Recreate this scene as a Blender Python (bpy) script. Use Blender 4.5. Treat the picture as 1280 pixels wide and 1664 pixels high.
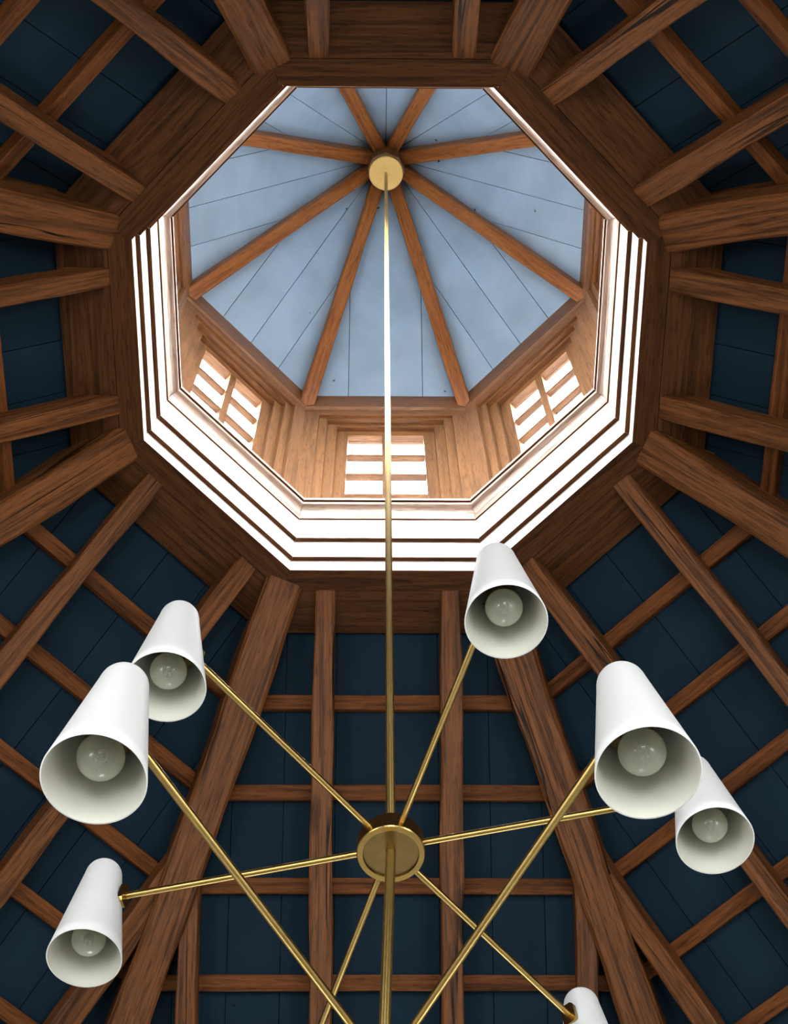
import bpy, math, random
from mathutils import Vector, Matrix
random.seed(7)
for o in list(bpy.data.objects):
    bpy.data.objects.remove(o, do_unlink=True)
scene = bpy.context.scene
COL = scene.collection
PI = math.pi
Z0 = 6.95                       # height of the opening's lower lip above the floor; all z below are relative to that lip
def V(*a): return Vector(a)
def cs(deg): return math.cos(math.radians(deg)), math.sin(math.radians(deg))

# ------------------------------------------------------------------ camera
PITCH, ROLL, YAW = 1.1669910, -0.0213978, -0.0272554
CAM = V(-0.0398177, -1.6312567, -5.3955775 + Z0)
cp, sp = math.cos(PITCH), math.sin(PITCH)
Rz = Matrix.Rotation(YAW, 3, 'Z')
fw, up, rt = Rz @ V(0, cp, sp), Rz @ V(0, -sp, cp), Rz @ V(1, 0, 0)
cr, sr = math.cos(ROLL), math.sin(ROLL)
r2, u2 = cr * rt + sr * up, -sr * rt + cr * up
cam_d = bpy.data.cameras.new('camera'); cam = bpy.data.objects.new('camera', cam_d); COL.objects.link(cam)
m = Matrix((r2, u2, -fw)).transposed().to_4x4(); m.translation = CAM; cam.matrix_world = m
cam_d.sensor_fit = 'VERTICAL'; cam_d.sensor_height = 24.0; cam_d.lens = 24.0 * 2470.776 / 1664.0
cam_d.clip_start = 0.05; cam_d.clip_end = 200
scene.camera = cam

# ------------------------------------------------------------------ world, daylight, exposure
CUPOLA_W, ROOM_W, WORLD_S = 430.0, 34.0, 15.0
scene.view_settings.view_transform = 'Standard'; scene.view_settings.look = 'None'
scene.view_settings.exposure = 0.0; scene.view_settings.gamma = 1.0; scene.view_settings.use_curve_mapping = False
w = bpy.data.worlds.new('overcast_sky'); scene.world = w; w.use_nodes = True
wn = w.node_tree.nodes; wl_ = w.node_tree.links
wtc = wn.new('ShaderNodeTexCoord'); wsx = wn.new('ShaderNodeSeparateXYZ'); wr = wn.new('ShaderNodeValToRGB')      # overcast sky above the horizon, ground below it
wr.color_ramp.elements[0].position = .49; wr.color_ramp.elements[0].color = (.36, .365, .36, 1)
wr.color_ramp.elements[1].position = .51; wr.color_ramp.elements[1].color = (.95, .98, 1.0, 1)
wmr = wn.new('ShaderNodeMapRange'); wmr.inputs[1].default_value = -1; wmr.inputs[2].default_value = 1
wl_.new(wtc.outputs['Generated'], wsx.inputs[0]); wl_.new(wsx.outputs['Z'], wmr.inputs[0]); wl_.new(wmr.outputs[0], wr.inputs[0]); wl_.new(wr.outputs[0], wn['Background'].inputs[0])
w.node_tree.nodes['Background'].inputs[1].default_value = WORLD_S
scene.cycles.use_denoising = True
scene.cycles.use_adaptive_sampling = True; scene.cycles.adaptive_threshold = .025
scene.cycles.max_bounces = 8; scene.cycles.diffuse_bounces = 4; scene.cycles.glossy_bounces = 3
scene.cycles.transparent_max_bounces = 8; scene.cycles.caustics_reflective = False; scene.cycles.caustics_refractive = False
scene.cycles.sample_clamp_indirect = 4.0

def daylight(name, loc, target, sx, sy, watts, color=(1, .98, .95), spread=180):
    d = bpy.data.lights.new(name, 'AREA'); d.spread = math.radians(spread); d.shape = 'RECTANGLE'; d.size = sx; d.size_y = sy; d.energy = watts; d.color = color
    o = bpy.data.objects.new(name, d); COL.objects.link(o)
    dirv = (target - loc).normalized()
    o.location = loc; o.rotation_euler = dirv.to_track_quat('-Z', 'Y').to_euler()
    return o
ROOM_A, EAVE = 4.6, 4.0
ADDED_WINDOWS = {270: 1.3, 225: 1.0, 315: 1.0, 90: .8}  # unseen windows, walls picked and weighted for the light they give
for k in range(8):
    c, s = cs(45 * k)
    # sky light falling in through each lantern window
    daylight('cupola_daylight', V(c * 1.52, s * 1.52, Z0 + 2.2), V(0, 0, Z0 + 0.3), .6, 1.3, CUPOLA_W * {270: 1.8, 225: 1.1, 315: 1.1}.get(45 * k, .85), (1, 1, 1))
    # lamps at unseen windows added to light roof and shades, brighter behind the photographer
    if 45 * k in ADDED_WINDOWS:
        daylight('added_window_light', V(c * (ROOM_A + .05), s * (ROOM_A + .05), 1.6), V(0, 0, 2.2), 1.4, 2.8, ROOM_W * ADDED_WINDOWS[45 * k], (.96, .985, 1), 130)

# ------------------------------------------------------------------ materials
MATS = {}
ANISO = 0.25
def new_mat(name):
    m = bpy.data.materials.new(name); m.use_nodes = True; MATS[name] = m
    return m, m.node_tree.nodes, m.node_tree.links, m.node_tree.nodes['Principled BSDF']
def N(nodes, t, **kw):
    n = nodes.new(t)
    for k, v in kw.items():
        if k in n.inputs: n.inputs[k].default_value = v
        else: setattr(n, k, v)
    return n
def ramp(nodes, pts):
    r = nodes.new('ShaderNodeValToRGB'); e = r.color_ramp.elements
    while len(e) < len(pts): e.new(0.5)
    for i, (p, c) in enumerate(pts): e[i].position = p; e[i].color = (*c, 1) if len(c) == 3 else c
    return r
def wood(name, dark, light, axis='X', rough=.55, spec=.35, bump=.35, cracks=True, fine=70):
    m, n, l, b = new_mat(name)
    tc = N(n, 'ShaderNodeTexCoord'); oi = N(n, 'ShaderNodeObjectInfo')
    mul = N(n, 'ShaderNodeMath', operation='MULTIPLY'); mul.inputs[1].default_value = 43.0
    l.new(oi.outputs['Random'], mul.inputs[0])
    add = N(n, 'ShaderNodeVectorMath', operation='ADD'); l.new(tc.outputs['Object'], add.inputs[0]); l.new(mul.outputs[0], add.inputs[1])
    def mapped(a, c):
        mp = N(n, 'ShaderNodeMapping'); sc = [c, c, c]; sc['XYZ'.index(axis)] = a
        mp.inputs['Scale'].default_value = sc; l.new(add.outputs[0], mp.inputs['Vector']); return mp
    m1 = mapped(4.0, fine * 1.5); m2 = mapped(.9, 20); m3 = mapped(.9, 5); m4 = mapped(.4, 17)
    fibre = N(n, 'ShaderNodeTexNoise', Scale=1.0, Detail=5.0, Roughness=.65); l.new(m1.outputs[0], fibre.inputs['Vector'])
    ring = N(n, 'ShaderNodeTexNoise', Scale=1.0, Detail=3.0, Roughness=.5, Distortion=1.2); l.new(m2.outputs[0], ring.inputs['Vector'])
    rs = N(n, 'ShaderNodeMath', operation='MULTIPLY'); rs.inputs[1].default_value = 6.0; l.new(ring.outputs['Fac'], rs.inputs[0])
    rf = N(n, 'ShaderNodeMath', operation='PINGPONG'); rf.inputs[1].default_value = 1.0; l.new(rs.outputs[0], rf.inputs[0])
    blotch = N(n, 'ShaderNodeTexNoise', Scale=1.0, Detail=2.0); l.new(m3.outputs[0], blotch.inputs['Vector'])
    mx = N(n, 'ShaderNodeMix', data_type='FLOAT'); mx.inputs[0].default_value = .36
    l.new(fibre.outputs['Fac'], mx.inputs[2]); l.new(rf.outputs[0], mx.inputs[3])
    mx2 = N(n, 'ShaderNodeMix', data_type='FLOAT'); mx2.inputs[0].default_value = .22
    l.new(mx.outputs[0], mx2.inputs[2]); l.new(blotch.outputs['Fac'], mx2.inputs[3])
    mid = tuple((a + c) / 2 for a, c in zip(dark, light))
    cr_ = ramp(n, [(.28, dark), (.5, mid), (.72, light)]); l.new(mx2.outputs[0], cr_.inputs[0])
    colout = cr_.outputs[0]; height = mx.outputs[0]
    m5 = mapped(14.0, 120); pit = N(n, 'ShaderNodeTexNoise', Scale=1.0, Detail=2.0); l.new(m5.outputs[0], pit.inputs['Vector'])
    pr_ = ramp(n, [(.30, (.45, .42, .40)), (.47, (1, 1, 1))]); l.new(pit.outputs['Fac'], pr_.inputs[0])
    pm = N(n, 'ShaderNodeMix', data_type='RGBA', blend_type='MULTIPLY'); pm.inputs[0].default_value = .8; l.new(colout, pm.inputs[6]); l.new(pr_.outputs[0], pm.inputs[7]); colout = pm.outputs[2]
    if cracks:
        ck = N(n, 'ShaderNodeTexNoise', Scale=1.0, Detail=2.0); l.new(m4.outputs[0], ck.inputs['Vector'])
        d = N(n, 'ShaderNodeMath', operation='SUBTRACT'); d.inputs[1].default_value = .5; l.new(ck.outputs['Fac'], d.inputs[0])
        ab = N(n, 'ShaderNodeMath', operation='ABSOLUTE'); l.new(d.outputs[0], ab.inputs[0])
        gate = ramp(n, [(.51, (1, 1, 1)), (.59, (0, 0, 0))]); l.new(blotch.outputs['Fac'], gate.inputs[0])
        r3 = ramp(n, [(.005, (0, 0, 0)), (.014, (1, 1, 1))]); l.new(ab.outputs[0], r3.inputs[0])
        mxx = N(n, 'ShaderNodeMath', operation='MAXIMUM'); l.new(r3.outputs[0], mxx.inputs[0]); l.new(gate.outputs[0], mxx.inputs[1])
        mc = N(n, 'ShaderNodeMix', data_type='RGBA'); l.new(mxx.outputs[0], mc.inputs[0])
        mc.inputs[6].default_value = (*[x * .12 for x in dark], 1); l.new(colout, mc.inputs[7]); colout = mc.outputs[2]
        m6 = mapped(1.1, 4.5); kv = N(n, 'ShaderNodeTexVoronoi', Scale=1.0); l.new(m6.outputs[0], kv.inputs['Vector'])
        kr = ramp(n, [(.035, (.12, .10, .09)), (.10, (.55, .5, .45)), (.13, (1, 1, 1))]); l.new(kv.outputs['Distance'], kr.inputs[0])
        km = N(n, 'ShaderNodeMix', data_type='RGBA', blend_type='MULTIPLY'); km.inputs[0].default_value = 1.0; l.new(colout, km.inputs[6]); l.new(kr.outputs[0], km.inputs[7]); colout = km.outputs[2]
        hm = N(n, 'ShaderNodeMath', operation='MULTIPLY'); l.new(mxx.outputs[0], hm.inputs[0]); l.new(height, hm.inputs[1]); height = hm.outputs[0]
    l.new(colout, b.inputs['Base Color'])
    b.inputs['Roughness'].default_value = rough; b.inputs['Specular IOR Level'].default_value = spec
    bp = N(n, 'ShaderNodeBump', Strength=bump, Distance=.006); l.new(height, bp.inputs['Height']); l.new(bp.outputs[0], b.inputs['Normal'])
    return m
BEAM = wood('rough_dark_oak', (.044, .0155, .0046), (.245, .090, .0270), rough=.45, spec=.2, bump=.6)
SAWN = wood('sawn_oak', (.055, .0180, .0048), (.215, .073, .0200), rough=.55, spec=.12, bump=.45, cracks=False)
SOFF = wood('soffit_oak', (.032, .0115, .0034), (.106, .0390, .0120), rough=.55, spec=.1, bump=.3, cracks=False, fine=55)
LANT = wood('lantern_oak', (.17, .054, .012), (.40, .152, .042), rough=.45, bump=.35, cracks=False)
LANTZ = wood('lantern_oak_upright', (.100, .044, .016), (.225, .105, .041), axis='Z', rough=.45, bump=.35, cracks=False)
LANTH = wood('lantern_oak_rails', (.105, .042, .014), (.235, .103, .037), rough=.45, bump=.35, cracks=False)
PALE = wood('overlit_oak_curb', (.40, .31, .25), (.78, .71, .65), rough=.4, bump=.2, cracks=False, fine=45)  # pale base stands in for brown oak overexposed by window light
COVE = wood('overlit_oak_cove', (.10, .046, .027), (.58, .44, .36), rough=.4, bump=.3, cracks=False, fine=40)  # lightened too, standing in for strong window light on brown oak

def paint(name, col, knots=True, rough=.55, spec=.3):
    m, n, l, b = new_mat(name)
    tc = N(n, 'ShaderNodeTexCoord'); oi = N(n, 'ShaderNodeObjectInfo')
    mul = N(n, 'ShaderNodeMath', operation='MULTIPLY'); mul.inputs[1].default_value = 29.0; l.new(oi.outputs['Random'], mul.inputs[0])
    add = N(n, 'ShaderNodeVectorMath', operation='ADD'); l.new(tc.outputs['Object'], add.inputs[0]); l.new(mul.outputs[0], add.inputs[1])
    ns = N(n, 'ShaderNodeTexNoise', Scale=3.0, Detail=4.0); l.new(add.outputs[0], ns.inputs['Vector'])
    rr = ramp(n, [(.3, tuple(c * .86 for c in col)), (.7, tuple(min(1, c * 1.1) for c in col))]); l.new(ns.outputs['Fac'], rr.inputs[0])
    out = rr.outputs[0]
    if knots:
        dn = N(n, 'ShaderNodeTexNoise', Scale=45.0, Detail=3.0); l.new(add.outputs[0], dn.inputs['Vector'])
        wob = N(n, 'ShaderNodeVectorMath', operation='SCALE'); wob.inputs['Scale'].default_value = .03; l.new(dn.outputs['Color'], wob.inputs[0])
        a2 = N(n, 'ShaderNodeVectorMath', operation='ADD'); l.new(add.outputs[0], a2.inputs[0]); l.new(wob.outputs[0], a2.inputs[1])
        vo = N(n, 'ShaderNodeTexVoronoi', Scale=4.2); l.new(a2.outputs[0], vo.inputs['Vector'])
        kr = ramp(n, [(.028, (0, 0, 0)), (.045, (1, 1, 1))]); l.new(vo.outputs['Distance'], kr.inputs[0])
        mc = N(n, 'ShaderNodeMix', data_type='RGBA'); l.new(kr.outputs[0], mc.inputs[0])
        mc.inputs[6].default_value = (.012, .014, .02, 1); l.new(out, mc.inputs[7]); out = mc.outputs[2]
    l.new(out, b.inputs['Base Color']); b.inputs['Roughness'].default_value = rough; b.inputs['Specular IOR Level'].default_value = spec
    fn = N(n, 'ShaderNodeTexNoise', Scale=1.0, Detail=4.0); mp = N(n, 'ShaderNodeMapping'); mp.inputs['Scale'].default_value = (3, 60, 60)
    l.new(add.outputs[0], mp.inputs['Vector']); l.new(mp.outputs[0], fn.inputs['Vector'])
    bp = N(n, 'ShaderNodeBump', Strength=.15, Distance=.003); l.new(fn.outputs['Fac'], bp.inputs['Height']); l.new(bp.outputs[0], b.inputs['Normal'])
    return m
NAVY = paint('navy_paint', (.0125, .0300, .0490), rough=.7, spec=.05)
SLATE = paint('slate_blue_paint', (.39, .59, .82), spec=.12)
def plain(name, col, rough=.5, metal=0.0, spec=.5, noise=.05, nscale=20, aniso=0.0):
    m, n, l, b = new_mat(name)
    tc = N(n, 'ShaderNodeTexCoord'); ns = N(n, 'ShaderNodeTexNoise', Scale=nscale, Detail=3.0); l.new(tc.outputs['Object'], ns.inputs['Vector'])
    rr = ramp(n, [(.3, tuple(c * (1 - noise) for c in col)), (.7, tuple(min(1, c * (1 + noise)) for c in col))])
    l.new(ns.outputs['Fac'], rr.inputs[0]); l.new(rr.outputs[0], b.inputs['Base Color'])
    b.inputs['Roughness'].default_value = rough; b.inputs['Metallic'].default_value = metal; b.inputs['Specular IOR Level'].default_value = spec
    return m
BRASS = plain('brushed_brass', (.46, .31, .10), .26, 1.0, noise=.06, nscale=60)
BRUSHED = plain('turned_brass_rod', (.55, .385, .13), .36, 1.0, noise=.05, nscale=60)
_n = BRUSHED.node_tree.nodes; _b = _n['Principled BSDF']; _t = _n.new('ShaderNodeTangent'); _t.direction_type = 'RADIAL'; _t.axis = 'Z'
BRUSHED.node_tree.links.new(_t.outputs[0], _b.inputs['Tangent']); _b.inputs['Anisotropic'].default_value = .85; _b.inputs['Anisotropic Rotation'].default_value = ANISO
SATIN = plain('satin_brass_canopy', (.62, .45, .17), .55, 1.0, noise=.04, nscale=40)
BRASSD = plain('aged_brass', (.20, .135, .05), .45, 1.0, noise=.1, nscale=50)
WHITE = plain('white_enamel', (.80, .815, .815), .5, 0, .3, .01)
PLASTER = plain('room_plaster', (.40, .37, .33), .9)
STONE = plain('pale_stone_floor', (.27, .255, .23), .8, noise=.12, nscale=2)
ROOF_BOUNCE = plain('pale_bounce_roofing', (.82, .83, .84), .7, noise=.06, nscale=3)  # unseen roof top made pale to bounce sky light into the lantern
CREAM = plain('cream_shade_lining', (.60, .60, .53), .6, 0, .25, .01)
DARK = plain('roofing_felt', (.02, .02, .02), .9)
FIL = plain('filament_metal', (.12, .11, .09), .4, .6)
def bulbglass():
    m, n, l, b = new_mat('frosted_bulb_glass')
    b.inputs['Base Color'].default_value = (.70, .72, .60, 1); b.inputs['Roughness'].default_value = .38
    b.inputs['Coat Weight'].default_value = 1.0; b.inputs['Coat Roughness'].default_value = .03
    tr = N(n, 'ShaderNodeBsdfTransparent'); tr.inputs[0].default_value = (.93, .95, .88, 1)
    b.inputs['Coat IOR'].default_value = 1.9
    ns = N(n, 'ShaderNodeLayerWeight', Blend=.5); rr = ramp(n, [(.0, (.32,) * 3), (.75, (.64,) * 3)]); l.new(ns.outputs['Facing'], rr.inputs[0])
    mx = N(n, 'ShaderNodeMixShader'); l.new(rr.outputs[0], mx.inputs[0]); l.new(tr.outputs[0], mx.inputs[1]); l.new(b.outputs[0], mx.inputs[2])
    l.new(mx.outputs[0], n['Material Output'].inputs['Surface']); return m
BULB = bulbglass()
def paneglass():
    m, n, l, b = new_mat('window_glass')
    b.inputs['Base Color'].default_value = (.9, .93, .95, 1); b.inputs['Roughness'].default_value = .02
    tr = N(n, 'ShaderNodeBsdfTransparent'); tr.inputs[0].default_value = (.97, .98, .98, 1)
    lw = N(n, 'ShaderNodeLayerWeight', Blend=.5); pw = N(n, 'ShaderNodeMath', operation='POWER'); pw.inputs[1].default_value = 5.0; l.new(lw.outputs['Facing'], pw.inputs[0])
    fr = N(n, 'ShaderNodeMath', operation='MULTIPLY_ADD'); fr.inputs[1].default_value = .9; fr.inputs[2].default_value = .04; l.new(pw.outputs[0], fr.inputs[0]); gl = N(n, 'ShaderNodeBsdfGlossy', Roughness=.02)
    mx = N(n, 'ShaderNodeMixShader'); l.new(fr.outputs[0], mx.inputs[0]); l.new(tr.outputs[0], mx.inputs[1]); l.new(gl.outputs[0], mx.inputs[2])
    l.new(mx.outputs[0], n['Material Output'].inputs['Surface']); return m
GLASS = paneglass()

# ------------------------------------------------------------------ object helpers
WORLD = {}
def place(o, world, parent=None):
    WORLD[o.name] = world
    if parent:
        o.parent = parent; o.matrix_local = WORLD[parent.name].inverted() @ world
    else:
        o.matrix_world = world
    return o
def mk(name, mesh, mat, world, parent=None):
    if mat and not mesh.materials: mesh.materials.append(mat)
    o = bpy.data.objects.new(name, mesh); COL.objects.link(o)
    return place(o, world, parent)
def empty(name, world):
    o = bpy.data.objects.new(name, None); o.empty_display_size = .1; COL.objects.link(o); return place(o, world)
def tag(o, label, cat, group=None, kind=None):
    o['label'] = label; o['category'] = cat
    if group: o['group'] = group
    if kind: o['kind'] = kind
    return o
def mesh(name, verts, faces, smooth=False):
    me = bpy.data.meshes.new(name); me.from_pydata([tuple(v) for v in verts], [], faces); me.validate(); me.update()
    if smooth:
        for p in me.polygons: p.use_smooth = True
    return me
def box(x0, x1, y0, y1, z0, z1, bev=0.0):
    """box with its long edges eased when bev > 0 (prism along x)"""
    if bev <= 0:
        v = [(x, y, z) for x in (x0, x1) for y in (y0, y1) for z in (z0, z1)]
        return v, [(0, 1, 3, 2), (4, 6, 7, 5), (0, 4, 5, 1), (2, 3, 7, 6), (0, 2, 6, 4), (1, 5, 7, 3)]
    b = bev; pr = [(y0 + b, z0), (y1 - b, z0), (y1, z0 + b), (y1, z1 - b), (y1 - b, z1), (y0 + b, z1), (y0, z1 - b), (y0, z0 + b)]
    v = [(x0, *p) for p in pr] + [(x1, *p) for p in pr]
    return v, [tuple(reversed(range(8)))[::-1][::-1], tuple(range(8, 16))] + [(i, i + 8, (i + 1) % 8 + 8, (i + 1) % 8)[::-1] for i in range(8)]
def prism(poly, z0, z1):
    n = len(poly); v = [(*p, z0) for p in poly] + [(*p, z1) for p in poly]
    return v, [tuple(range(n))[::-1], tuple(range(n, 2 * n))] + [(i, (i + 1) % n, (i + 1) % n + n, i + n) for i in range(n)]
def lathe(prof, seg=40, close=False):
    v = []; f = []
    for s, r in prof:
        for k in range(seg):
            a = 2 * PI * k / seg; v.append((r * math.cos(a), r * math.sin(a), s))
    for i in range(len(prof) - 1):
        for k in range(seg):
            k2 = (k + 1) % seg; f.append((i * seg + k, i * seg + k2, (i + 1) * seg + k2, (i + 1) * seg + k))
    if close: f += [tuple(range(seg))[::-1], tuple(range((len(prof) - 1) * seg, len(prof) * seg))]
    return v, f
def T(x, y, z): return Matrix.Translation((x, y, z))
def frame(o, x, y, z):
    m = Matrix((x, y, z)).transposed().to_4x4(); m.translation = o; return m
AXIS = T(0, 0, Z0)
TAN = math.tan(PI / 8); COS8 = math.cos(PI / 8)
def side(A): return AXIS @ Matrix.Rotation(math.radians(A + 90), 4, 'Z')     # x = along the side, y = towards the axis, z = up
def mitred(name, prof, gap=.0008):
    """profile (apothem, z) run along one side of the octagon, mitred at both corners"""
    n = len(prof); v = [(-(a * TAN - gap), -a, z) for a, z in prof] + [((a * TAN - gap), -a, z) for a, z in prof]
    return mesh(name, v, [tuple(range(n)), tuple(range(n, 2 * n))[::-1]] + [(i, i + n, (i + 1) % n + n, (i + 1) % n) for i in range(n)])
def fixn(me):
    import bmesh
    bm = bmesh.new(); bm.from_mesh(me); bmesh.ops.recalc_face_normals(bm, faces=bm.faces); bm.to_mesh(me); bm.free(); return me
def beam(name, p0, p1, upv, w, h, mat, parent=None, seg=14, rough=.004, ch=.006, cut0=None, cut1=None, seed=0):
    """hewn beam; p0-p1 is the centre line of its lower face"""
    rnd = random.Random(seed)
    X = (p1 - p0); L = X.length; X = X / L; Zv = (upv - X * upv.dot(X)).normalized(); Y = Zv.cross(X)
    prof = [(-w/2 + ch, 0), (w/2 - ch, 0), (w/2, ch), (w/2, h), (-w/2, h), (-w/2, ch)]
    ph = [rnd.uniform(0, 6.28) for _ in range(6)]
    v = []; f = []; n = len(prof)
    for i in range(seg + 1):
        x = L * i / seg
        wl = rough * (.8 * math.sin(x * 3.1 + ph[0]) + .5 * math.sin(x * 8.3 + ph[1])); wr = rough * (.8 * math.sin(x * 2.7 + ph[2]) + .5 * math.sin(x * 9.1 + ph[3]))
        wb = rough * .6 * math.sin(x * 3.7 + ph[4])
        for j, (y, z) in enumerate(prof):
            dy = (wl if y < 0 else wr) + rnd.uniform(-1, 1) * rough * .3
            dz = (wb + rnd.uniform(-1, 1) * rough * .3) if z < h else 0
            P = p0 + X * x + Y * (y + dy) + Zv * (z + dz)
            for idx, cut in ((0, cut0), (seg, cut1)):
                if i == idx and cut:
                    nn, k = cut; P = P + X * ((k - nn.dot(P)) / nn.dot(X))
            v.append(P)
    for i in range(seg):
        for j in range(n): f.append((i*n + j, i*n + (j+1) % n, (i+1)*n + (j+1) % n, (i+1)*n + j))
    f += [tuple(range(n))[::-1], tuple(range(seg * n, seg * n + n))]
    M = frame(p0 + V(0, 0, Z0), X, Y, Zv); inv = frame(p0, X, Y, Zv).inverted()
    return mk(name, fixn(mesh(name, [inv @ q for q in v], f)), mat, M, parent)

SIDES = [0, 45, 90, 135, 180, 225, 270, 315]
WHERE = {0: 'right', 45: 'lower right', 90: 'bottom', 135: 'lower left', 180: 'left', 225: 'upper left', 270: 'top', 315: 'upper right'}
WNAME = {0: 'right', 45: 'far_right', 90: 'far', 135: 'far_left', 180: 'left', 225: 'near_left', 270: 'near', 315: 'near_right'}
CORNER = {22.5: 'right lower', 67.5: 'bottom right', 112.5: 'bottom left', 157.5: 'left lower', 202.5: 'left upper', 247.5: 'top left', 292.5: 'top right', 337.5: 'right upper'}

# ------------------------------------------------------------------ room below the roof (outside the frame, closes the space; windows added for their light)
fl = prism([(ROOM_A / COS8 * 1.03 * cs(22.5 + 45 * k)[0], ROOM_A / COS8 * 1.03 * cs(22.5 + 45 * k)[1]) for k in range(8)], -.1, 0)
tag(mk('floor', mesh('floor', *fl), STONE, T(0, 0, 0)), 'pale stone floor under the octagonal roof', 'floor', kind='structure')
wv = []; wf = []
def acc(bx):
    o = len(wv); wv.extend(bx[0]); wf.extend([tuple(i + o for i in f) for f in bx[1]])
HW = ROOM_A * TAN
for b in ((-HW, -.8, 0, EAVE), (.8, HW, 0, EAVE), (-.8, .8, 0, .1), (-.8, .8, 3.1, EAVE)): acc(box(b[0], b[1], -ROOM_A - .25, -ROOM_A, b[2], b[3]))
roomwall = fixn(mesh('room_wall', wv, wf))
wv, wf = [], []
acc(box(-HW, HW, -ROOM_A - .25, -ROOM_A, 0, EAVE)); blindwall = fixn(mesh('blind_room_wall', wv, wf))
wv, wf = [], []
for b in ((-.8, -.73, .1, 3.1), (.73, .8, .1, 3.1), (-.73, .73, .1, .2), (-.73, .73, 3.02, 3.1), (-.03, .03, .2, 3.02), (-.73, .73, 2.03, 2.07), (-.73, .73, 1.03, 1.07)):
    acc(box(b[0], b[1], -ROOM_A - .2, -ROOM_A - .12, b[2], b[3]))
roomwin = fixn(mesh('added_room_window', wv, wf))
for i, A in enumerate(SIDES):
    M = T(0, 0, 0) @ Matrix.Rotation(math.radians(A + 90), 4, 'Z')
    tag(mk('wall_room_' + WNAME[A], roomwall if A in ADDED_WINDOWS else blindwall, PLASTER, M), 'plastered room wall below the ' + WHERE[A] + ' roof slope', 'wall', kind='structure')
    if A in ADDED_WINDOWS: tag(mk('window_%d' % (i + 9), roomwin, SAWN, M), 'unseen added room window below the ' + WHERE[A] + ' roof slope', 'window', kind='structure')

# ------------------------------------------------------------------ lower roof
AE, ZE, S = 1.0222, -.0079, .8637
NS = math.sqrt(1 + S * S); BAT, BLUE = .098, .15
A_END = ROOM_A + .05
def slope_frame(A, a0, z0, s):
    c, sn = cs(A); ns = math.sqrt(1 + s * s)
    return V(c * a0, sn * a0, z0), V(c / ns, sn / ns, -s / ns), V(-sn, c, 0), V(c * s / ns, sn * s / ns, 1 / ns)
def plank_meshes(tag_, a_top, a_bot, h_off, a0, s, width, nmax, thick, gap=.0035):
    """planks of one slope in the slope frame; clipped on the hips"""
    ns = math.sqrt(1 + s * s); out = []
    def apo(x): return a0 + x / ns + h_off * s / ns           # apothem of a point x down the slope at height h_off
    def xof(a): return (a - a0 - h_off * s / ns) * ns
    for i in range(-nmax, nmax):
        u0, u1 = i * width + gap / 2, (i + 1) * width - gap / 2
        lo, hi = min(abs(u0), abs(u1)), max(abs(u0), abs(u1))
        at0, at1 = max(a_top, abs(u0) / TAN), max(a_top, abs(u1) / TAN)
        if min(at0, at1) >= a_bot - .02: continue
        pts = [(xof(at0), u0)]
        if at0 >= a_bot: pts = []
        poly = []
        # polygon: top edge between u0 and u1 following the hip, then bottom
        kink = a_top * TAN
        topc = [u0, u1]
        if lo < kink < hi: topc = [u0, math.copysign(kink, u0 + u1), u1] if u0 + u1 > 0 else [u0, -kink, u1]
        ub0, ub1 = max(u0, -a_bot * TAN), min(u1, a_bot * TAN)
        topc = [u for u in topc if ub0 - 1e-6 <= u <= ub1 + 1e-6]
        if ub0 > u0: topc = [ub0] + topc
        if ub1 < u1: topc = topc + [ub1]
        poly = [(xof(max(a_top, abs(u) / TAN)), u) for u in topc]
        xb = xof(a_bot)
        if abs(poly[-1][0] - xb) > 1e-4: poly.append((xb, topc[-1]))
        if abs(poly[0][0] - xb) > 1e-4: poly.append((xb, topc[0]))
        if len(poly) < 3: continue
        v, f = prism(poly, h_off, h_off + thick); out.append(fixn(mesh(tag_, v, f)))
    return out
low_planks = plank_meshes('plank', 1.115, A_END, BLUE, AE, S, .2, 12, .022)
HIPW, HIPH = .147, .205
def hip_line(r, off=0.0):   # height of the hip's lower face line at radius r
    return ZE - S * (r * COS8 - AE) + off
roof_felt = mitred('roof_backing', [(1.10, ZE - S * (1.10 - AE) + (BLUE + .026) * NS), (A_END, ZE - S * (A_END - AE) + (BLUE + .026) * NS),
                                     (A_END, ZE - S * (A_END - AE) + (BLUE + .06) * NS), (1.10, ZE - S * (1.10 - AE) + (BLUE + .06) * NS)], 0)
fixn(roof_felt)
roof_under = fixn(mitred('roof_underlay', [(1.10, ZE - S * (1.10 - AE) + (BLUE + .0225) * NS), (A_END, ZE - S * (A_END - AE) + (BLUE + .0225) * NS),
                                     (A_END, ZE - S * (A_END - AE) + (BLUE + .0255) * NS), (1.10, ZE - S * (1.10 - AE) + (BLUE + .0255) * NS)], 0))
UPZ = V(0, 0, 1)
SOFFIT_CUT = (UPZ, .002)
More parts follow.
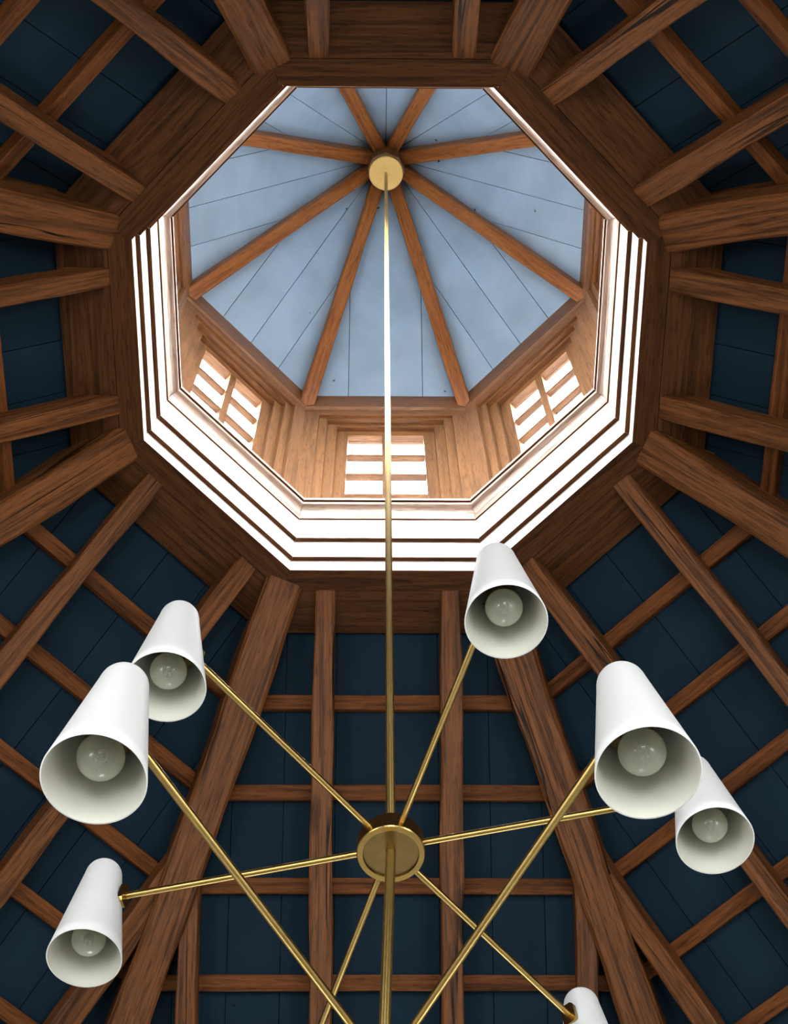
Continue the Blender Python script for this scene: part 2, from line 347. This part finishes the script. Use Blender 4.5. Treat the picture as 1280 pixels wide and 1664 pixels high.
for i, A in enumerate(SIDES):
    O, X, Y, Zn = slope_frame(A, AE, ZE, S)
    M = frame(O + V(0, 0, Z0), X, Y, Zn)
    ceil = empty('ceiling', M)
    tag(ceil, 'dark navy boarded roof slope on the ' + WHERE[A] + ' side of the octagonal opening', 'ceiling', kind='structure')
    for me in low_planks: mk('plank', me, NAVY, M, ceil)
    mk('roof_underlay', roof_under, DARK, side(A), ceil); mk('roof_backing', roof_felt, ROOF_BOUNCE, side(A), ceil)
    c, s = cs(A)
    # plane of the flank of the hip at either end of this slope
    def flank(sg):
        ch, sh = cs(A + 22.5 * sg)
        return (V(sh, -ch, 0) * sg, HIPW / 2 - .004)
    k = 0
    a = 1.398
    while a < A_END - .1:
        aa = a - BAT * S / NS
        base = V(c * a, s * a, ZE - S * (aa - AE) + BAT / NS)
        half = a * TAN
        beam('batten', base - Y * (half - .05), base + Y * (half - .05), Zn, .058, BLUE - BAT - .001, SAWN, ceil, seg=6, rough=.0012, ch=.003,
             cut0=flank(-1), cut1=flank(1), seed=1000 * i + k)
        a += .2655; k += 1
    # common rafters and jack rafters
    for u in (-.2453, .2453, -.7358, .7358, -1.2263, 1.2263):
        jack = abs(u) > .3; a_s = AE if not jack else abs(u) / TAN
        p0 = V(c * a_s, s * a_s, ZE - S * (a_s - AE)) + Y * u
        ae_ = A_END - .12
        p1 = V(c * ae_, s * ae_, ZE - S * (ae_ - AE)) + Y * u
        wv_ = .079 + random.Random(i * 17 + int(u * 100)).uniform(-.004, .008)
        sg = 1 if u > 0 else -1
        rec = .016 if jack else 0
        p0 = p0 + Zn * rec; p1 = p1 + Zn * rec
        o = beam('common_rafter' if not jack else 'jack_rafter', p0, p1, Zn, wv_, BAT - .001 - rec, BEAM, seg=30, rough=.0055, ch=.006,
                 cut0=SOFFIT_CUT if not jack else flank(sg), seed=77 * i + int(u * 100))
        # which of the pair it is, told by the photo: u runs anticlockwise seen from below
        nb = CORNER[(A + 22.5 * sg) % 360]
        if not jack:
            tag(o, 'rough oak rafter leaving the soffit\'s %s edge next to the %s corner' % (WHERE[A], nb), 'rafter', 'common rafters of the lower roof')
        elif abs(u) < 1:
            tag(o, 'short jack rafter on the %s slope against the %s hip beam' % (WHERE[A], nb), 'rafter', 'jack rafters of the lower roof')
        else:
            tag(o, 'outermost jack rafter on the %s slope low against the %s hip beam' % (WHERE[A], nb), 'rafter', 'jack rafters of the lower roof')
for i, H in enumerate(CORNER):
    c, s = cs(H)
    r0, r1 = (AE - .01) / COS8, (A_END - .12) / COS8
    sd = V(c, s, -S * COS8).normalized(); upv = V(c * S * COS8, s * S * COS8, 1).normalized()
    off = -.035
    p0 = V(c * r0, s * r0, hip_line(r0, off)); p1 = V(c * r1, s * r1, hip_line(r1, off))
    o = beam('hip_rafter', p0, p1, upv, HIPW, HIPH, BEAM, seg=34, rough=.007, ch=.012, cut0=SOFFIT_CUT, seed=500 + i)
    tag(o, 'thick hewn hip beam running out from the %s corner of the soffit' % CORNER[H], 'beam', 'hip beams of the lower roof')

# ------------------------------------------------------------------ soffit and curb lining of the opening
def ring(name, piece, prof, mat, label, cat='trim', under=False):
    e = empty(name, AXIS); tag(e, label, cat, kind='structure')
    me = fixn(mitred(piece, prof))
    if under:      # step undersides take the dark soffit oak to stand in for shade
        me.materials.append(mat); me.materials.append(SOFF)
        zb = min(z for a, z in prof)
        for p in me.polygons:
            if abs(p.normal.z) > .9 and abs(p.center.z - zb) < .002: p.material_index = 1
    for A in SIDES: mk(piece, me, mat, side(A), e)
    return e
A0 = COS8                      # apothem of the lip, whose corner radius is 1
e = ring('trim_1', 'soffit_board', [(A0, 0), (1.012, 0), (1.012, .03), (A0 + .05, .03), (A0 + .05, .004), (A0, .004)], SOFF, 'flat dark oak soffit ring around the octagonal opening')
me = fixn(mitred('soffit_board_outer', [(1.0145, .0015), (1.2, .0015), (1.2, .03), (1.0145, .03)]))
for A in SIDES: mk('soffit_board', me, SOFF, side(A), e)
me = fixn(mitred('curb_frame', [(1.085, .032), (1.115, .032), (1.115, .53), (1.085, .53)]))
for A in SIDES: mk('curb_frame', me, SAWN, side(A), e)
ring('trim_2', 'lining_board', [(A0 + .0003, .0045), (A0 + .0003, .092), (A0 + .045, .092), (A0 + .045, .0045)], PALE, 'lowest and outermost of the bright pale lining boards stepping up inside the opening')
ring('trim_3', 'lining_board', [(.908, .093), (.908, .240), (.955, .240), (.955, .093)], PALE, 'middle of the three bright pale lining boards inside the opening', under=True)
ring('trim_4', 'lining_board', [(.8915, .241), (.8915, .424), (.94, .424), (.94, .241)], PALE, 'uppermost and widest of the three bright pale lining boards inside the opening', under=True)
cv = [(.885, .425), (.885, .447)]
for k in range(1, 9):
    t = k / 8 * PI / 2 * .93; cv.append((.885 - .031 * (1 - math.cos(t)), .447 + .055 * math.sin(t)))
cv += [(.8525, .504), (.8525, .524), (.93, .524), (.93, .425)]
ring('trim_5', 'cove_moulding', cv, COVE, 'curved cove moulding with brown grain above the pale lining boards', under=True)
ring('trim_6', 'sill_cap', [(.845, .530), (.845, .548), (1.10, .548), (1.10, .530)], PALE, 'thin cap edge on top of the cove moulding under the lantern windows', under=True)  # sill made pale to bounce light up onto the blue boards

# ------------------------------------------------------------------ lantern walls and windows
WA, ZEAVE, ZAP = 1.0097, 2.2157, 3.7258
SC = (ZAP - ZEAVE) / WA
header = fixn(mitred('header_beam', [(WA, 2.40), (WA, 2.20), (WA + .012, 2.185), (WA + .012, 2.10), (1.16, 2.10), (1.16, 2.40)]))
sillrail = fixn(mitred('sill_rail', [(WA + .01, .549), (WA + .01, .60), (1.10, .60), (1.10, .549)]))
pp = []
ci = V(WA / COS8, 0); c22, s22 = cs(22.5)
along1, along2 = V(-math.sin(PI / 8), math.cos(PI / 8)), V(-math.sin(PI / 8), -math.cos(PI / 8))
out1, out2 = V(math.cos(PI / 8), math.sin(PI / 8)), V(math.cos(PI / 8), -math.sin(PI / 8))
q1 = ci + along1 * .072; q2 = ci + along2 * .072
poly = [ci, q2, q2 + out2 * .15, V(1.16 / COS8, 0), q1 + out1 * .15, q1]
post = fixn(mesh('corner_post', *prism([tuple(q) for q in poly], .549, 2.102)))
def sbox(name, a0, a1, u0, u1, z0, z1): return fixn(mesh(name, *box(u0, u1, -a1, -a0, z0, z1)))
PA = 1.122
C1, C2, C3, CO = 1.036, 1.063, 1.090, 1.155
WM = [('casing', LANTZ, sbox('casing', C1, CO, -.352, -.302, .60, 2.10)), ('casing', LANTZ, sbox('casing', C1, CO, .302, .352, .60, 2.10)),
      ('casing', LANTH, sbox('casing_head', C1, CO, -.302, .302, 2.072, 2.10)),
      ('stop_moulding', LANTZ, sbox('stop', C2, CO, -.302, -.252, .60, 2.072)), ('stop_moulding', LANTZ, sbox('stop', C2, CO, .252, .302, .60, 2.072)),
      ('stop_moulding', LANTH, sbox('stop_head', C2, CO, -.252, .252, 2.040, 2.072)),
      ('sash_stile', LANTZ, sbox('stile', C3, 1.14, -.2515, -.194, .60, 2.040)), ('sash_stile', LANTZ, sbox('stile', C3, 1.14, .194, .2515, .60, 2.040)),
      ('sash_rail', LANTH, sbox('rail', C3, 1.14, -.194, .194, 1.980, 2.040)), ('sash_rail', LANTH, sbox('rail', C3, 1.14, -.194, .194, .60, .69)),
      ('mullion', LANTZ, sbox('mullion', C3 + .002, 1.14, -.019, .019, .69, 1.980))]
ROWS = [.69, .948, 1.206, 1.464, 1.722, 1.980]
for z in ROWS[1:5]:
    for u0, u1 in ((-.194, -.019), (.019, .194)): WM.append(('muntin', LANTH, sbox('muntin', C3 + .012, 1.13, u0, u1, z - .014, z + .014)))
for a, b in zip(ROWS, ROWS[1:]):
    for u0, u1 in ((-.194, -.019), (.019, .194)):
        WM.append(('pane', GLASS, sbox('pane', PA, PA + .004, u0, u1, a + (.014 if a > .7 else 0), b - (.014 if b < 1.9 else 0))))
for i, A in enumerate(SIDES):
    wl = empty('wall_' + WNAME[A], side(A)); tag(wl, 'oak framed lantern wall on the %s side under the blue roof' % WHERE[A], 'wall', kind='structure')
    mk('header_beam', header, LANTH, side(A), wl); mk('sill_rail', sillrail, LANTH, side(A), wl)
    mk('corner_post', post, LANTZ, AXIS @ Matrix.Rotation(math.radians(A + 22.5), 4, 'Z'), wl)
    wn = empty('window_%d' % (i + 1), side(A)); tag(wn, 'small paned oak window in the %s wall of the lantern' % WHERE[A], 'window', kind='structure')
    for nm, mt, me in WM: mk(nm, me, mt, side(A), wn)

# ------------------------------------------------------------------ lantern roof
CB = .088
lant_planks = plank_meshes('plank', .02, 1.12, CB, 0.0, SC, .2, 3, .02)
felt2 = fixn(mitred('roof_backing', [(.0, ZAP + (CB + .024) * math.sqrt(1 + SC * SC)), (1.15, ZAP - SC * 1.15 + (CB + .024) * math.sqrt(1 + SC * SC)),
                                (1.15, ZAP - SC * 1.15 + (CB + .06) * math.sqrt(1 + SC * SC)), (.0, ZAP + (CB + .06) * math.sqrt(1 + SC * SC))], 0))
for i, A in enumerate(SIDES):
    O, X, Y, Zn = slope_frame(A, 0, ZAP, SC); M = frame(O + V(0, 0, Z0), X, Y, Zn)
    ce = empty('ceiling', M); tag(ce, 'light slate blue boarded panel on the %s side of the lantern roof' % WHERE[A], 'ceiling', kind='structure')
    for me in lant_planks: mk('plank', me, SLATE, M, ce)
    mk('roof_backing', felt2, DARK, side(A), ce)
for i, H in enumerate(CORNER):
    c, s = cs(H); R1 = WA / COS8
    upv = V(c * SC * COS8, s * SC * COS8, 1).normalized()
    rr = .075
    o = beam('lantern_rib', V(c * rr, s * rr, ZAP - SC * COS8 * rr), V(c * R1, s * R1, ZEAVE), upv, .074, .118, LANT, seg=12, rough=.0018, ch=.004,
             cut0=(V(c, s, 0), rr), cut1=(V(c, s, 0), R1 + .004), seed=900 + i)
    tag(o, 'orange brown oak rib of the lantern roof running to its %s corner' % CORNER[H], 'rafter', 'ribs of the lantern roof')
bp_ = [(.108 * cs(45 * k)[0], .108 * cs(45 * k)[1]) for k in range(8)]
v, f = prism(bp_, 3.40, 3.78)
o = mk('boss', fixn(mesh('boss', [(x, y, z - 3.40) for x, y, z in v], f)), LANTZ, AXIS @ T(0, 0, 3.40))
tag(o, 'oak boss block where all lantern ribs meet above the brass canopy', 'boss')

# ------------------------------------------------------------------ chandelier
HUBU, HUBL = V(-.0139, 0, -3.115), V(-.0285, -.005, -3.668)
CAN = V(0, 0, 3.335)
ch = empty('chandelier', T(HUBL.x, HUBL.y, HUBL.z + Z0 - .05))
tag(ch, 'two tier brass chandelier with white cone shades hanging from the lantern on a long rod', 'chandelier')
def along(p0, p1):
    d = (p1 - p0).normalized(); return frame(p0 + V(0, 0, Z0), *_basis(d))
def _basis(d):
    a = V(0, 0, 1) if abs(d.z) < .9 else V(1, 0, 0)
    x = a.cross(d).normalized(); return x, d.cross(x), d
def rod(name, p0, p1, r, mat, parent, seg=24):
    L = (p1 - p0).length
    return mk(name, mesh(name, *lathe([(0, r * .96), (.0006, r), (L - .0006, r), (L, r * .96)], seg, True), smooth=True), mat, along(p0, p1), parent)
mk('canopy', mesh('canopy', *lathe([(0, .001), (0, .093), (.0015, .0965), (.004, .098), (.060, .098), (.064, .095), (.064, .001)], 64), smooth=False), SATIN, AXIS @ T(*(CAN - V(0, 0, 0))), ch)
rod('stem', HUBU + V(0, 0, .02), CAN + V(0, 0, .001), .009, BRUSHED, ch)
rod('stem', HUBL + V(0, 0, .02), HUBU - V(0, 0, .006), .009, BRUSHED, ch)
hubprof = [(.036, .001), (.036, .050), (.034, .0515), (.020, .0515), (.018, .058), (.016, .0615), (-.019, .0615), (-.021, .060), (-.021, .051), (-.0205, .050), (-.016, .0495), (-.016, .001)]
hubm = mesh('hub', *lathe(hubprof, 64)); fixn(hubm)
for hp in (HUBU, HUBL):
    h = mk('hub', hubm, BRASS, AXIS @ T(*hp), ch)
    mk('hub_plate', mesh('hub_plate', *lathe([(-.0175, .0008), (-.0175, .0493), (-.0162, .0493)], 48)), BRASSD, AXIS @ T(*hp), h)
    mk('collar', mesh('collar', *lathe([(.036, .014), (.045, .014), (.047, .012), (.047, .009)], 32)), BRASS, AXIS @ T(*hp), h)
R_, RT, L_, ZO = .0659, .0346, .256, .1517
prof = []
def outer(s):
    return R_ + (RT - R_) * s / (L_ - RT)
prof = [(0, R_)] + [(s, outer(s)) for s in (.03, .07, .12, .17, L_ - RT - .008)]
for k in range(0, 9):
    a = .12 + (PI / 2 - .13) * k / 8; prof.append((L_ - RT + RT * math.sin(a), RT * math.cos(a)))
inner = [(s - (.0018 if i > 5 else 0), max(r - .0018, .0003)) for i, (s, r) in enumerate(prof)]
shade_me = mesh('lamp_shade', *lathe([(.0, R_ - .0018)] + prof, 64), smooth=True)
iv, if_ = lathe(inner, 64)
ov, of = lathe([(0, R_ - .0018)] + prof, 64)
n0 = len(ov); shade_me = mesh('lamp_shade', ov + iv, of + [tuple(reversed([i + n0 for i in q])) for q in if_], smooth=True)
shade_me.materials.append(WHITE); shade_me.materials.append(CREAM)
for i, p in enumerate(shade_me.polygons): p.material_index = 1 if i >= len(of) else 0
BH, BR = -.102, .0305
bulb_prof = []
for k in range(0, 20):
    a = -PI / 2 + .02 + (PI / 2 + .95) * k / 19; bulb_prof.append((BH + BR * math.sin(a), BR * math.cos(a)))
bulb_prof += [(BH + .034, .0155), (BH + .042, .0135)]
bulb_me = mesh('bulb', *lathe(bulb_prof, 40), smooth=True)
sock_me = fixn(mesh('socket', *lathe([(BH + .026, .0145), (BH + .026, .0225), (BH + .030, .0235), (BH + .086, .0235), (BH + .088, .0215), (BH + .088, .001)], 32)))
fv, ff = [], []
for k in range(6):
    c, s = cs(60 * k); b = box(.0085 * c - .0009, .0085 * c + .0009, .0085 * s - .0009, .0085 * s + .0009, BH - .012, BH + .006)
    o_ = len(fv); fv += b[0]; ff += [tuple(i + o_ for i in q) for q in b[1]]
b = lathe([(BH + .006, .006), (BH + .006, .010), (BH + .03, .004)], 12); o_ = len(fv); fv += b[0]; ff += [tuple(i + o_ for i in q) for q in b[1]]
fil_me = mesh('filament', fv, ff)
def sr(s): return outer(s)
LAMPS = [  # point on the shade axis at arm height, shade axis, tier hub
    ((0.1627, -0.5351, -3.1164), (-0.0002, 0.0053, 1.0), HUBU), ((-0.3816, -0.4196, -3.1136), (-0.0185, -0.0268, 0.9995), HUBU),
    ((0.5326, -0.1166, -3.1162), (0.0236, 0.0493, 0.9985), HUBU), ((-0.5502, 0.1232, -3.1089), (-0.0128, -0.0315, 0.9994), HUBU),
    ((0.3617, 0.4189, -3.1155), (-0.0033, 0.0059, 1.0), HUBU), ((-.1840, .5315, -3.115), (0, 0, 1), HUBU),
    ((-0.3836, -0.6013, -3.6635), (0.0089, -0.008, 0.9999), HUBL), ((0.2914, -0.61, -3.6684), (0.0022, 0.0261, 0.9997), HUBL)]
for a in (-180.5, -1.5, 58.5, 119.0):
    c, s = cs(a); LAMPS.append(((HUBL.x + .6937 * c, HUBL.y + .6937 * s, -3.667), (0, 0, 1), HUBL))
for C_, ax, hub in LAMPS:
    C_ = V(*C_); ax = V(*ax).normalized(); hubp = V(hub.x, hub.y, C_.z if abs(C_.z - hub.z) < .006 else hub.z)
    e = C_ - hubp; e.z = 0; e.normalize()
    rs = sr(ZO)
    tip = C_ - e * (rs + .010)
    arm = rod('arm', hubp + e * .056, tip, .0063, BRUSHED, ch, 20)
    ex = (e - ax * e.dot(ax)).normalized(); ey = ax.cross(ex)
    Mw = frame(C_ + V(0, 0, Z0), ex, ey, ax)
    mk('lamp_shade', shade_me, WHITE, Mw @ T(0, 0, -ZO), arm)
    if 'bracket' not in bpy.data.meshes:
        poly = [(-.022, -.009), (-.017, -.014), (.017, -.014), (.022, -.009), (.022, .009), (.017, .014), (-.017, .014), (-.022, .009)]
        v, f = prism(poly, 0, .011); bracket_me = fixn(mesh('bracket', [(z, y, x) for x, y, z in v], f))
    mk('bracket', bracket_me, BRASS, Mw @ T(-rs - .0105, 0, 0) @ Matrix.Rotation(-.14, 4, 'Y'), arm)
    mk('socket', sock_me, BRASSD, Mw, arm)
    v, f = box(-rs + .001, -.02, -.011, .011, -.030, -.016)
    mk('socket_clip', fixn(mesh('socket_clip', v, f)), BRASSD, Mw, arm)
    mk('bulb', bulb_me, BULB, Mw, arm)
    mk('filament', fil_me, FIL, Mw, arm)
